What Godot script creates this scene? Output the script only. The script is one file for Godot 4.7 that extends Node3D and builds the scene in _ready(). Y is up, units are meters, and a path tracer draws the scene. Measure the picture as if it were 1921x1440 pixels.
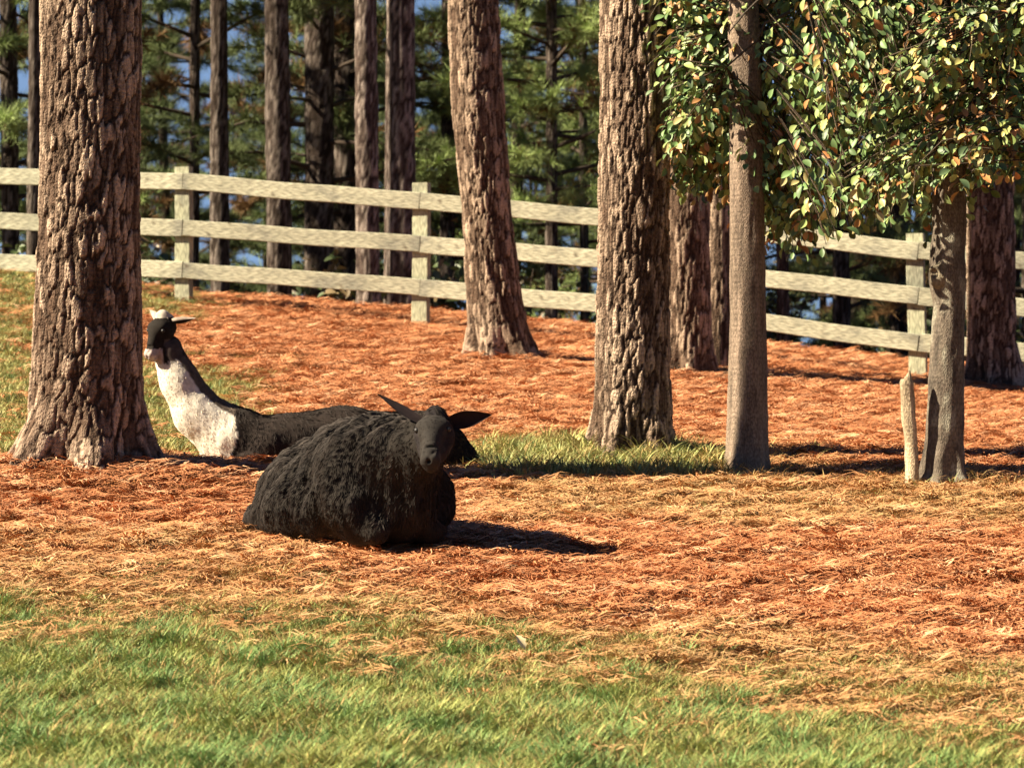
extends Node3D
# Two llamas resting on pine straw between pine trunks, a weathered three-rail fence and a shaded wood behind.
# Axes: x to the right, y up, the ground runs away along -z. "depth" is the distance along -z from the place where the photographer stood.

const EYE := 1.6          # height of the photographer's eye
const LENS := 5000.0      # focal length in pixels of the 1921 pixel wide picture

var rng := RandomNumberGenerator.new()
var nz := FastNoiseLite.new()       # broad soft noise
var nf := FastNoiseLite.new()       # fine noise
var cell_edge := FastNoiseLite.new()
var cell_tone := FastNoiseLite.new()
var side_x: Array = []
var M := {}
var taken := {}

# ------------------------------------------------------------------ mesh collecting
class Geo:
	var v := PackedVector3Array()
	var c := PackedColorArray()
	var f := PackedInt32Array()
	func add(p: Vector3, col: Color) -> int:
		v.append(p)
		c.append(col)
		return v.size() - 1
	func tri(a: int, b: int, d: int) -> void:
		f.append(a)
		f.append(b)
		f.append(d)
	func normals() -> PackedVector3Array:
		var n := PackedVector3Array()
		n.resize(v.size())
		for i in range(0, f.size(), 3):
			var a := f[i]
			var b := f[i + 1]
			var d := f[i + 2]
			var x := (v[d] - v[a]).cross(v[b] - v[a])
			n[a] += x
			n[b] += x
			n[d] += x
		for i in n.size():
			n[i] = n[i].normalized() if n[i].length_squared() > 1e-20 else Vector3.UP
		return n
	func mesh(m: Material) -> ArrayMesh:
		var arr := []
		arr.resize(Mesh.ARRAY_MAX)
		arr[Mesh.ARRAY_VERTEX] = v
		arr[Mesh.ARRAY_NORMAL] = normals()
		arr[Mesh.ARRAY_COLOR] = c
		arr[Mesh.ARRAY_INDEX] = f
		var am := ArrayMesh.new()
		am.add_surface_from_arrays(Mesh.PRIMITIVE_TRIANGLES, arr)
		am.surface_set_material(0, m)
		return am

# tapered capsules joined with a smooth minimum
class Blob:
	var a := PackedVector3Array()
	var e := PackedVector3Array()
	var ra := PackedFloat32Array()
	var rb := PackedFloat32Array()
	var k := PackedFloat32Array()
	var ca := PackedVector3Array()
	var ce := PackedVector3Array()
	var cr := PackedFloat32Array()
	func bone(p: Vector3, r1: float, q: Vector3, r2: float, kk := 0.07) -> void:
		a.append(p)
		e.append(q - p)
		ra.append(r1)
		rb.append(r2)
		k.append(kk)
	func pair(p: Vector3, r1: float, q: Vector3, r2: float, kk := 0.07) -> void:
		bone(p, r1, q, r2, kk)
		bone(Vector3(-p.x, p.y, p.z), r1, Vector3(-q.x, q.y, q.z), r2, kk)
	func cut(p: Vector3, q: Vector3, r: float) -> void:
		ca.append(p)
		ce.append(q - p)
		cr.append(r)
	func at(p: Vector3) -> float:
		var d := 10.0
		for i in a.size():
			var w := p - a[i]
			var ee := e[i]
			var t := clampf(w.dot(ee) / maxf(ee.length_squared(), 1e-9), 0.0, 1.0)
			var x := (w - ee * t).length() - lerpf(ra[i], rb[i], t)
			var kk := k[i]
			var h := maxf(kk - absf(d - x), 0.0) / kk
			d = minf(d, x) - h * h * kk * 0.25
		for i in ca.size():
			var w := p - ca[i]
			var ee := ce[i]
			var t := clampf(w.dot(ee) / maxf(ee.length_squared(), 1e-9), 0.0, 1.0)
			var x := cr[i] - (w - ee * t).length()
			var h := maxf(0.008 - absf(d - x), 0.0) / 0.008
			d = maxf(d, x) + h * h * 0.008 * 0.25
		return d
	func moved(b: Blob, t: Transform3D) -> void:
		for i in b.a.size():
			bone(t * b.a[i], b.ra[i], t * (b.a[i] + b.e[i]), b.rb[i], b.k[i])

# surface nets of a blob, added to a Geo
func nets(g: Geo, b: Blob, lo: Vector3, hi: Vector3, cell: float) -> void:
	var nx := int((hi.x - lo.x) / cell / 4.0 + 1.0) * 4
	var ny := int((hi.y - lo.y) / cell / 4.0 + 1.0) * 4
	var nzz := int((hi.z - lo.z) / cell / 4.0 + 1.0) * 4
	var vals := PackedFloat32Array()
	vals.resize(nx * ny * nzz)
	var reach := cell * 4.0 * 0.9 + cell * 1.5
	for bx in range(0, nx, 4):
		for by in range(0, ny, 4):
			for bz in range(0, nzz, 4):
				var d := b.at(lo + Vector3(bx + 1.5, by + 1.5, bz + 1.5) * cell)
				var far := absf(d) > reach
				for x in range(bx, bx + 4):
					for y in range(by, by + 4):
						var at := (x * ny + y) * nzz
						for z in range(bz, bz + 4):
							vals[at + z] = d if far else b.at(lo + Vector3(x, y, z) * cell)
	var ids := PackedInt32Array()
	ids.resize(nx * ny * nzz)
	ids.fill(-1)
	var off := PackedInt32Array([0, nzz, ny * nzz, ny * nzz + nzz, 1, nzz + 1, ny * nzz + 1, ny * nzz + nzz + 1])
	var pos := PackedVector3Array([Vector3(0, 0, 0), Vector3(0, 1, 0), Vector3(1, 0, 0), Vector3(1, 1, 0), Vector3(0, 0, 1), Vector3(0, 1, 1), Vector3(1, 0, 1), Vector3(1, 1, 1)])
	var edges := PackedInt32Array([0, 1, 2, 3, 4, 5, 6, 7, 0, 2, 1, 3, 4, 6, 5, 7, 0, 4, 1, 5, 2, 6, 3, 7])
	for x in nx - 1:
		for y in ny - 1:
			for z in nzz - 1:
				var at := (x * ny + y) * nzz + z
				var inside := 0
				for o in 8:
					if vals[at + off[o]] < 0.0:
						inside += 1
				if inside == 0 or inside == 8:
					continue
				var sum := Vector3.ZERO
				var n := 0
				for q in range(0, 24, 2):
					var v1 := vals[at + off[edges[q]]]
					var v2 := vals[at + off[edges[q + 1]]]
					if (v1 < 0.0) != (v2 < 0.0):
						sum += pos[edges[q]].lerp(pos[edges[q + 1]], v1 / (v1 - v2))
						n += 1
				ids[at] = g.add(lo + (Vector3(x, y, z) + sum / n) * cell, Color.WHITE)
	var sx := ny * nzz
	var sy := nzz
	for x in range(1, nx - 1):
		for y in range(1, ny - 1):
			for z in range(1, nzz - 1):
				var at := (x * ny + y) * nzz + z
				var s := vals[at] < 0.0
				if s != (vals[at + sx] < 0.0):
					quad(g, ids[at - sy - 1], ids[at - 1], ids[at], ids[at - sy], s)
				if s != (vals[at + sy] < 0.0):
					quad(g, ids[at - sx - 1], ids[at - sx], ids[at], ids[at - 1], s)
				if s != (vals[at + 1] < 0.0):
					quad(g, ids[at - sx - sy], ids[at - sy], ids[at], ids[at - sx], s)

func quad(g: Geo, a: int, b: int, c: int, d: int, s: bool) -> void:
	if a < 0 or b < 0 or c < 0 or d < 0:
		return
	if s:
		g.tri(a, c, b)
		g.tri(a, d, c)
	else:
		g.tri(a, b, c)
		g.tri(a, c, d)

# ------------------------------------------------------------------ scene tree helpers
func thing(called: String, label: String, category: String, at := Vector3.ZERO, turn := 0.0, group := "") -> Node3D:
	var o := Node3D.new()
	o.name = numbered(called)
	add_child(o, true)
	o.position = at
	o.rotation.y = turn
	tag(o, label, category, group)
	return o

func numbered(called: String) -> String:
	var n: int = taken.get(called, 0)
	taken[called] = n + 1
	return called if n == 0 else "%s_%03d" % [called, n]

func tag(o: Node, label: String, category: String, group := "", kind := "") -> void:
	if label:
		o.set_meta("label", label)
	if category:
		o.set_meta("category", category)
	if group:
		o.set_meta("group", group)
	if kind:
		o.set_meta("kind", kind)

func part(called: String, m: Mesh, parent: Node) -> MeshInstance3D:
	var o := MeshInstance3D.new()
	var n := 0
	while parent.has_node(called if n == 0 else "%s_%03d" % [called, n]):
		n += 1
	o.name = called if n == 0 else "%s_%03d" % [called, n]
	o.mesh = m
	parent.add_child(o, true)
	return o

func many(called: String, m: Mesh, places: Array, tints: PackedColorArray, parent: Node) -> MultiMeshInstance3D:
	var mm := MultiMesh.new()
	mm.transform_format = MultiMesh.TRANSFORM_3D
	mm.use_colors = true
	mm.mesh = m
	mm.instance_count = places.size()
	for i in places.size():
		mm.set_instance_transform(i, places[i])
		mm.set_instance_color(i, tints[i])
	var o := MultiMeshInstance3D.new()
	o.name = called
	o.multimesh = mm
	o.set_meta("kind", "stuff")
	parent.add_child(o, true)
	return o

func rnd(a: float, b: float) -> float:
	return rng.randf_range(a, b)

func lin(r: float, g: float, b: float) -> Color:
	return Color(r, g, b)

func smooth(a: float, b: float, x: float) -> float:
	return smoothstep(a, b, x)

func table(t: Array, x: float) -> float:      # t: Vector2s sorted by x
	if x <= t[0].x:
		return t[0].y
	for i in range(1, t.size()):
		if x <= t[i].x:
			return lerpf(t[i - 1].y, t[i].y, (x - t[i - 1].x) / (t[i].x - t[i - 1].x))
	return t[-1].y

func spot(px: float, py: float, depth: float) -> Vector3:
	return Vector3((px - 960.5) / LENS * depth, EYE - (py - 760.0) / LENS * depth, -depth)

func foot(px: float, depth: float, lift := 0.0) -> Vector3:
	var x := (px - 960.5) / LENS * depth
	return Vector3(x, land(x, depth) + lift, -depth)

# a basis whose y axis runs along "up" and whose z axis leans towards "hint"
func along(up: Vector3, hint: Vector3) -> Basis:
	var y := up.normalized()
	var x := y.cross(hint)
	if x.length_squared() < 1e-6:
		x = y.cross(Vector3(0.31, 0.2, 0.93))
	x = x.normalized()
	return Basis(x, y, x.cross(y))

# ------------------------------------------------------------------ the lie of the land
var mounds: Array = []       # [x, depth, height, radius across, radius along]
var side: Array = [Vector2(-12, 0.75), Vector2(-5.1, 0.38), Vector2(-3.25, 0.10), Vector2(-0.9, -0.08), Vector2(0.42, -0.19), Vector2(2.75, -0.42), Vector2(4.05, -0.56), Vector2(5.1, -0.66), Vector2(14, -1.2)]

func slope_line(depth: float) -> float:
	if depth < 8.0:
		return -1.088 - 0.06 * minf(8.0 - depth, 9.0)
	if depth < 28.0:
		return -1.088 + 0.105 * (depth - 8.0)
	var d := depth - 28.0
	if d < 4.0:
		return 1.012 + 0.105 * d - 0.0275 * d * d
	return 0.992 - 0.115 * minf(d - 4.0, 46.0)

func land(x: float, depth: float) -> float:
	var w := clampf((depth - 12.0) / 14.6, 0.0, 1.05)
	var h := EYE + slope_line(depth) + table(side, x) * w
	for m in mounds:
		var dx: float = (x - m[0]) / m[3]
		var dd: float = (depth - m[1]) / m[4]
		var q := dx * dx + dd * dd
		if q < 6.0:
			h += m[2] * exp(-q)
	return h

func litter(x: float, depth: float) -> float:      # the uneven skin of straw and turf on the land
	if depth < 4.0 or depth > 40.0:
		return 0.0
	return nz.get_noise_2d(x * 60.0, depth * 60.0) * 0.03 + nf.get_noise_2d(x * 30.0, depth * 30.0) * 0.021

# how much grass, dry tan grass and (the rest) pine straw lies at a place
var grass_edge: Array = [Vector2(-3, 11.1), Vector2(-2.1, 10.9), Vector2(-1.2, 10.55), Vector2(-0.1, 10.05), Vector2(0.27, 9.6), Vector2(1.0, 9.35), Vector2(1.6, 8.95), Vector2(2.6, 8.4)]

func cover(x: float, depth: float) -> Vector2:
	var n := nz.get_noise_2d(x * 35.0 + 300.0, depth * 35.0)
	var n2 := nf.get_noise_2d(x * 30.0, depth * 30.0 + 70.0)
	var edge := table(grass_edge, x)
	var g := smooth(edge + 1.0, edge - 1.7, depth + n * 0.9 + n2 * 0.9)
	# turf strip behind the big pine, up to the fence on the left
	g = maxf(g, smooth(-1.5, -1.95, x + n * 0.3) * smooth(14.6, 15.3, depth) * smooth(23.5, 19.5, depth + n * 2.5) * 0.97)
	g = maxf(g, smooth(-2.2, -3.4, x + n * 0.5) * smooth(24.0, 25.5, depth + n) * 0.9)
	g = maxf(g, smooth(0.1, -0.35, x + 2.75 + (depth - 16.0) * 0.16 + n * 0.35) * smooth(15.0, 15.8, depth) * smooth(31.0, 29.0, depth) * 0.95)
	# long pale grass round the middle pine
	var ex := (x - 0.42) / 0.95
	var ed := (depth - 15.75) / 1.0
	g = maxf(g, smooth(1.25, 0.5, ex * ex + ed * ed + n * 0.5) * 0.9)
	var dry := smooth(12.4, 13.1, depth + n * 0.5) * smooth(15.6, 14.4, depth + n * 0.6) * smooth(-0.5, 0.3, x) * 0.75
	dry = maxf(dry, smooth(14.0, 15.0, depth) * smooth(17.5, 15.8, depth) * smooth(-0.7, 0.1, x) * smooth(2.3, 1.2, x) * 0.7)
	dry = maxf(dry, smooth(-0.4, -1.3, x) * smooth(10.4, 11.0, depth) * smooth(13.2, 12.2, depth + n) * (0.55 + n2 * 0.4))
	dry = maxf(dry, smooth(edge + 1.2, edge + 0.1, depth + n * 0.5) * 0.75)
	return Vector2(g, clampf(dry, 0.0, 1.0))

# ------------------------------------------------------------------ materials
func grey_noise(side_px: int, freq: float, lo: float, hi: float, sd: int, type := FastNoiseLite.TYPE_SIMPLEX_SMOOTH, oct := 4) -> Image:
	var n := FastNoiseLite.new()
	n.seed = sd
	n.noise_type = type
	n.frequency = freq
	n.fractal_octaves = oct
	var im := n.get_seamless_image(side_px, side_px)
	im.convert(Image.FORMAT_RGB8)
	for y in side_px:
		for x in side_px:
			var k := lerpf(lo, hi, im.get_pixel(x, y).r)
			im.set_pixel(x, y, Color(k, k, k))
	return im

func tinted(rough: float, tex: ImageTexture, scale: Vector3, bump: ImageTexture = null, bump_cm := 0.0, world := false, spec := 0.5) -> StandardMaterial3D:
	var m := StandardMaterial3D.new()
	m.vertex_color_use_as_albedo = true
	m.roughness = rough
	m.metallic_specular = spec
	if tex:
		m.albedo_texture = tex
		m.uv1_triplanar = true
		m.uv1_world_triplanar = world
		m.uv1_scale = scale
	if bump:
		m.heightmap_enabled = true
		m.heightmap_texture = bump
		m.heightmap_scale = bump_cm
	return m

func make_materials() -> void:
	var fine := ImageTexture.create_from_image(grey_noise(256, 0.03, 0.55, 1.0, 3, FastNoiseLite.TYPE_SIMPLEX, 5))
	var soft := ImageTexture.create_from_image(grey_noise(256, 0.02, 0.7, 1.0, 5))
	var bumps := ImageTexture.create_from_image(grey_noise(256, 0.05, 0.0, 1.0, 9, FastNoiseLite.TYPE_SIMPLEX, 5))
	M.bark = tinted(0.95, fine, Vector3(6, 4, 6), bumps, 1.2, false, 0.25)
	M.smooth_bark = tinted(0.9, fine, Vector3(9, 4, 9), bumps, 0.5, false, 0.3)
	M.ground = tinted(0.98, fine, Vector3(3.1, 3.1, 3.1), bumps, 2.5, true, 0.15)
	M.rail = tinted(0.85, fine, Vector3(1.1, 9, 9), bumps, 0.25, false, 0.3)
	M.post = tinted(0.85, fine, Vector3(9, 1.1, 9), bumps, 0.25, false, 0.3)
	M.wool = tinted(0.9, soft, Vector3(5, 5, 5), null, 0.0, false, 0.3)
	M.lock = tinted(0.8, null, Vector3.ONE, null, 0.0, false, 0.35)
	M.needle = tinted(0.75, null, Vector3.ONE, null, 0.0, false, 0.35)
	M.needle.backlight_enabled = true
	M.needle.backlight = Color(0.3, 0.3, 0.3)
	M.straw = tinted(0.7, null, Vector3.ONE, null, 0.0, false, 0.4)
	M.blade = tinted(0.6, null, Vector3.ONE, null, 0.0, false, 0.4)
	M.blade.backlight_enabled = true
	M.blade.backlight = Color(0.5, 0.5, 0.5)
	M.leaf = tinted(0.5, null, Vector3.ONE, null, 0.0, false, 0.45)
	M.leaf.backlight_enabled = true
	M.leaf.backlight = Color(0.35, 0.35, 0.35)
	M.eye = StandardMaterial3D.new()
	M.eye.albedo_color = Color(0.02, 0.015, 0.01)
	M.eye.roughness = 0.55

# ------------------------------------------------------------------ trunks
# keys: [height above base, centre x, centre z, radius] from bottom to top, in the tree's own axes
func key_at(keys: Array, y: float) -> PackedFloat32Array:
	var i := 1
	while i < keys.size() - 1 and y > keys[i][0]:
		i += 1
	var p: Array = keys[i - 1]
	var q: Array = keys[i]
	var t := clampf((y - p[0]) / (q[0] - p[0]), 0.0, 1.0)
	return PackedFloat32Array([lerpf(p[1], q[1], t), lerpf(p[2], q[2], t), lerpf(p[3], q[3], t)])

# style: 0 plated pine bark, 1 smooth young hardwood, 2 mottled oak
func trunk_mesh(keys: Array, rows: PackedFloat32Array, around: int, style: int, sd: float, tone: Color, plate := 1.0) -> ArrayMesh:
	var g := Geo.new()
	var lobe := 4.0 + fmod(sd * 1.7, 2.0)
	for y in rows:
		var kk := key_at(keys, y)
		var near_foot := smooth(0.35, -0.05, y)
		for k in around:
			var th := TAU * k / around
			var cs := cos(th)
			var sn := sin(th)
			var r := kk[2]
			r *= 1.0 + near_foot * (0.08 if style == 1 else 0.2) * sin(th * lobe + sd) + 0.03 * sin(th * 2.0 + sd * 3.0 + y * 1.3)
			var col := tone
			if style == 0:
				var sc := 100.0 / plate
				var u := cs * 0.26 * sc
				var w := sn * 0.26 * sc
				var yy := y * 0.29 * sc + sd * 97.0
				var wob := nf.get_noise_3d(u * 0.55, yy * 0.5, w * 0.55) * 4.0
				var jag := nf.get_noise_3d(u * 1.7 + 50.0, yy * 1.1, w * 1.7) * 1.6
				var ed := cell_edge.get_noise_3d(u + wob + jag, yy + jag * 2.0, w - wob) + 1.0
				var tn := cell_tone.get_noise_3d(u + wob + jag, yy + jag * 2.0, w - wob)
				var pl := smooth(0.03, 0.2, ed)
				var fine := nf.get_noise_3d(u * 2.2, yy * 0.9, w * 2.2)
				var broad := nz.get_noise_3d(u * 1.2, yy * 0.6, w * 1.2)
				r += ((pl - 0.75) * 0.012 + (tn + broad) * 0.008) * minf(1.0, kk[2] / 0.2) + fine * 0.004
				var plate_col := (tone * Color(0.32, 0.28, 0.265)).lerp(tone * 1.3, pow(clampf(0.5 + 0.6 * tn + 0.5 * broad + 0.6 * fine, 0.0, 1.0), 1.5))
				col = (tone * Color(0.15, 0.125, 0.115)).lerp(plate_col, smooth(0.15, 0.85, pl))
			elif style == 1:
				var f1 := nf.get_noise_3d(cs * 14.0, y * 12.0 + sd * 50.0, sn * 14.0)
				var f2 := nf.get_noise_3d(cs * 40.0, y * 60.0, sn * 40.0)
				r += f1 * 0.006 + f2 * 0.003
				col = tone * (1.0 + 0.5 * f1 + 0.4 * f2)
			else:
				var f1 := nf.get_noise_3d(cs * 14.0, y * 30.0 + sd * 50.0, sn * 14.0)
				var f2 := nf.get_noise_3d(cs * 40.0, y * 110.0, sn * 40.0)
				var pat := nz.get_noise_3d(cs * 45.0, y * 150.0, sn * 45.0)
				r += f1 * 0.006 + f2 * 0.003
				col = tone * (1.0 + 0.3 * f1 + 0.3 * f2)
				col = col.lerp(lin(0.40, 0.38, 0.29), smooth(0.12, 0.4, pat) * 0.75)
				col = col.lerp(lin(0.06, 0.05, 0.04), smooth(0.15, 0.5, -pat) * 0.7)
			g.add(Vector3(kk[0] + cs * r, y, kk[1] + sn * r), col)
	for i in rows.size() - 1:
		for k in around:
			var a := i * around + k
			var b := i * around + (k + 1) % around
			g.tri(a, b, a + around)
			g.tri(b, b + around, a + around)
	return g.mesh(M.bark if style == 0 else M.smooth_bark)

func rows_for(lo: float, mid: float, step: float, hi: float) -> PackedFloat32Array:
	var r := PackedFloat32Array()
	var y := lo
	while y < mid:
		r.append(y)
		y += step
	while y < hi:
		r.append(y)
		y += step * 6.0 + 0.05
	r.append(hi)
	return r

# outline measured as [picture row, left edge, right edge], top row first, for a trunk standing at a depth
func keys_from(outline: Array, depth: float, base: Vector3, top: float) -> Array:
	var keys: Array = []
	for o in outline:
		var p := spot((o[1] + o[2]) * 0.5, o[0], depth)
		keys.push_front([p.y - base.y, p.x - base.x, 0.0, (o[2] - o[1]) * 0.5 / LENS * depth])
	var first: Array = keys[0]
	keys.push_front([first[0] - 0.4, first[1], 0.0, first[3] * 1.12])
	var last: Array = keys[-1]
	var prev: Array = keys[-2]
	var lean: float = (last[1] - prev[1]) / (last[0] - prev[0])
	keys.append([top, last[1] + lean * (top - last[0]) * 0.4, 0.0, maxf(0.05, last[3] * 0.42)])
	return keys

# a short tapered branch tube
func tube(g: Geo, pts: Array, radii: Array, col: Color, around := 5) -> void:
	var base := g.v.size()
	for i in pts.size():
		var dir: Vector3 = (pts[mini(i + 1, pts.size() - 1)] - pts[maxi(i - 1, 0)])
		var b := along(dir, Vector3(0.3, 0.2, 0.9))
		for k in around:
			var th := TAU * k / around
			g.add(pts[i] + (b.x * cos(th) + b.z * sin(th) * -1.0) * radii[i], col * (0.85 + 0.3 * absf(sin(k * 2.1 + i * 1.7))))
	for i in pts.size() - 1:
		for k in around:
			var a := base + i * around + k
			var b2 := base + i * around + (k + 1) % around
			g.tri(a, a + around, b2)
			g.tri(b2, a + around, b2 + around)

# needles bursting from the end of a twig
func needle_tuft(count: int, length: float, width: float, spread: float) -> ArrayMesh:
	var g := Geo.new()
	for i in count:
		var th := TAU * i * 0.618
		var q := (i + 0.5) / count
		var d := Vector3(cos(th) * spread * q, 1.0 - 0.75 * q, sin(th) * spread * q).normalized()
		var l := length * rnd(0.75, 1.1)
		var s := d.cross(Vector3(rnd(-1, 1), rnd(-1, 1), rnd(-1, 1))).normalized() * width
		var root := Vector3(0, rnd(-0.06, 0.03), 0)
		var droop := Vector3(0, -0.1 * l * q, 0)
		var tone := Color(1, 1, 1) * rnd(0.75, 1.2)
		g.tri(g.add(root - s * 0.5, tone), g.add(root + d * l + droop, tone), g.add(root + s * 0.5, tone))
	return g.mesh(M.needle)

# a crown of pine boughs: real branch tubes with tufts of needles along their outer half
func pine_crown(root: Node3D, keys: Array, y0: float, y1: float, count: int, reach: float, dens: float, tone: Color, tuft: Mesh, big := 1.0) -> void:
	var g := Geo.new()
	var places: Array = []
	var tints := PackedColorArray()
	for i in count:
		var q := (i + rnd(0, 0.9)) / count
		var y := lerpf(y0, y1, q)
		var kk := key_at(keys, y)
		var az := i * 2.4 + rnd(-0.5, 0.5)
		var l := reach * rnd(0.6, 1.1) * (1.0 - 0.45 * q)
		var dir := Vector3(cos(az), rnd(-0.15, 0.35), sin(az))
		var p0 := Vector3(kk[0], y, kk[1])
		var p1 := p0 + dir * l * 0.5
		var p2 := p0 + dir * l + Vector3(0, -0.12 * l + rnd(-0.1, 0.15), 0)
		tube(g, [p0, p1, p2], [0.012 + 0.014 * l, 0.008 + 0.008 * l, 0.006], lin(0.10, 0.075, 0.055), 4)
		var n := int(dens * l * 9.0)
		var warm := rng.randf() < 0.1
		for j in n:
			var t := rnd(0.35, 1.0)
			var p := (p0.lerp(p1, t * 2.0) if t < 0.5 else p1.lerp(p2, t * 2.0 - 1.0))
			var out := Vector3(rnd(-1, 1), rnd(-0.5, 0.9), rnd(-1, 1))
			p += out * 0.30 * rnd(0.1, 1.0) * (0.5 + 0.5 * l / reach)
			var s := rnd(0.8, 1.5) * big
			places.append(Transform3D(along(dir.normalized() * 0.7 + out, Vector3(rnd(-1, 1), 0.2, rnd(-1, 1))).scaled(Vector3.ONE * s), p))
			var c := tone * rnd(0.65, 1.35)
			if warm or rng.randf() < 0.04:
				c = lin(0.17, 0.095, 0.035) * rnd(0.7, 1.2)
			tints.append(c)
	part("branches", g.mesh(M.smooth_bark), root)
	if places.size():
		many("needles", tuft, places, tints, root)

# ------------------------------------------------------------------ fence pieces
# a sawn board along x from 0 to length, standing in the x-y plane, with eased edges, grain and knots
func board(length: float, tall: float, thick: float, sd: int, upright: bool, tone: Color) -> ArrayMesh:
	var g := Geo.new()
	var r := RandomNumberGenerator.new()
	r.seed = sd
	var nx := maxi(6, int(length / 0.035))
	var knots: Array = []
	for i in int(length * 2.6) + 1:
		knots.append(Vector3(r.randf() * length, r.randf_range(-0.42, 0.42) * tall, r.randf_range(0.008, 0.018)))
	var bev := 0.006
	var prof: Array = [Vector2(-1, -1), Vector2(-0.5, -1), Vector2(0, -1), Vector2(0.5, -1), Vector2(1, -1), Vector2(1, 1), Vector2(0, 1), Vector2(-1, 1)]
	var ring := PackedVector2Array()
	for y in [-1.0, -0.6, -0.2, 0.2, 0.6, 1.0]:
		ring.append(Vector2((tall * 0.5 - bev) * y, thick * 0.5))
	ring.append(Vector2(tall * 0.5, thick * 0.5 - bev))
	ring.append(Vector2(tall * 0.5, -thick * 0.5 + bev))
	for y in [1.0, 0.0, -1.0]:
		ring.append(Vector2((tall * 0.5 - bev) * y, -thick * 0.5))
	ring.append(Vector2(-tall * 0.5, -thick * 0.5 + bev))
	ring.append(Vector2(-tall * 0.5, thick * 0.5 - bev))
	var m := ring.size()
	var ph := r.randf() * 10.0
	for side in m:              # each face strip has vertices of its own so that edges stay crisp
		var p := ring[side]
		var q := ring[(side + 1) % m]
		var start := g.v.size()
		for i in nx + 1:
			var x := length * i / nx
			var warp := 0.006 * sin(x * 1.7 + ph) + 0.003 * sin(x * 5.1 + ph * 2.0)
			for e in [p, q]:
				var v := Vector3(x, e.x + warp, e.y + 0.004 * sin(x * 2.3 + ph))
				var grain := nf.get_noise_2d(x * 6.0 + sd * 31.0, e.x * 260.0)
				var stain := nz.get_noise_2d(x * 70.0 + sd * 50.0, e.x * 120.0) + 0.5 * smooth(0.12, 0.0, minf(x, length - x)) * (-1.0 if not upright else 0.0)
				var c := tone * (1.0 + 0.16 * grain + 0.2 * stain)
				c = c.lerp(lin(0.25, 0.25, 0.22), smooth(0.1, 0.6, -stain) * 0.45)
				for kn in knots:
					var dd := Vector2((x - kn.x) * 0.6, e.x - kn.y).length()
					c = c.lerp(lin(0.12, 0.085, 0.05), smooth(kn.z * 1.3, kn.z * 0.4, dd) * 0.8)
				g.add(Vector3(v.y, x, v.z) if upright else v, c)
		for i in nx:
			var a := start + i * 2
			if upright:
				g.tri(a, a + 2, a + 1)
				g.tri(a + 1, a + 2, a + 3)
			else:
				g.tri(a, a + 1, a + 2)
				g.tri(a + 1, a + 3, a + 2)
	for end in 2:
		var start := g.v.size()
		for e in ring:
			var x := 0.0 if end == 0 else length
			var v := Vector3(x, e.x + 0.006 * sin(x * 1.7 + ph) + 0.003 * sin(x * 5.1 + ph * 2.0), e.y + 0.004 * sin(x * 2.3 + ph))
			g.add(Vector3(v.y, x, v.z) if upright else v, tone * 0.85)
		for i in range(1, m - 1):
			if (end == 0) != upright:
				g.tri(start, start + i, start + i + 1)
			else:
				g.tri(start, start + i + 1, start + i)
	return g.mesh(M.post if upright else M.rail)

# ------------------------------------------------------------------ llamas
# a llama's head: y up, face towards +z
func head_blob() -> Blob:
	var b := Blob.new()
	b.bone(Vector3(0, 0.055, -0.03), 0.074, Vector3(0, 0.035, 0.0), 0.070, 0.04)
	b.bone(Vector3(0, 0.125, -0.015), 0.040, Vector3(0, 0.10, -0.03), 0.05, 0.04)
	b.pair(Vector3(0.045, 0.052, 0.035), 0.030, Vector3(0.05, 0.03, 0.01), 0.034, 0.03)
	b.bone(Vector3(0, 0.045, 0.032), 0.055, Vector3(0, -0.055, 0.082), 0.036, 0.03)
	b.bone(Vector3(0, -0.092, 0.094), 0.040, Vector3(0, -0.110, 0.097), 0.037, 0.016)
	b.cut(Vector3(-0.06, -0.060, 0.115), Vector3(0.06, -0.060, 0.115), 0.008)
	b.bone(Vector3(0, -0.01, -0.02), 0.055, Vector3(0, -0.118, 0.062), 0.034, 0.03)
	b.pair(Vector3(0.042, -0.005, 0.0), 0.036, Vector3(0.03, -0.06, 0.03), 0.030, 0.03)
	b.pair(Vector3(0.017, -0.108, 0.112), 0.022, Vector3(0.02, -0.118, 0.10), 0.022, 0.012)
	b.bone(Vector3(0, -0.138, 0.085), 0.022, Vector3(0, -0.13, 0.06), 0.024, 0.012)
	b.cut(Vector3(0.019, -0.088, 0.128), Vector3(0.014, -0.098, 0.140), 0.0045)
	b.cut(Vector3(-0.019, -0.088, 0.128), Vector3(-0.014, -0.098, 0.140), 0.0045)
	b.cut(Vector3(-0.04, -0.127, 0.085), Vector3(0, -0.124, 0.125), 0.005)
	b.cut(Vector3(0.04, -0.127, 0.085), Vector3(0, -0.124, 0.125), 0.005)
	b.cut(Vector3(0, -0.10, 0.145), Vector3(0, -0.125, 0.132), 0.004)
	b.cut(Vector3(0.076, 0.037, 0.052), Vector3(0.076, 0.037, 0.05), 0.013)
	b.cut(Vector3(-0.076, 0.037, 0.052), Vector3(-0.076, 0.037, 0.05), 0.013)
	return b

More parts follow.
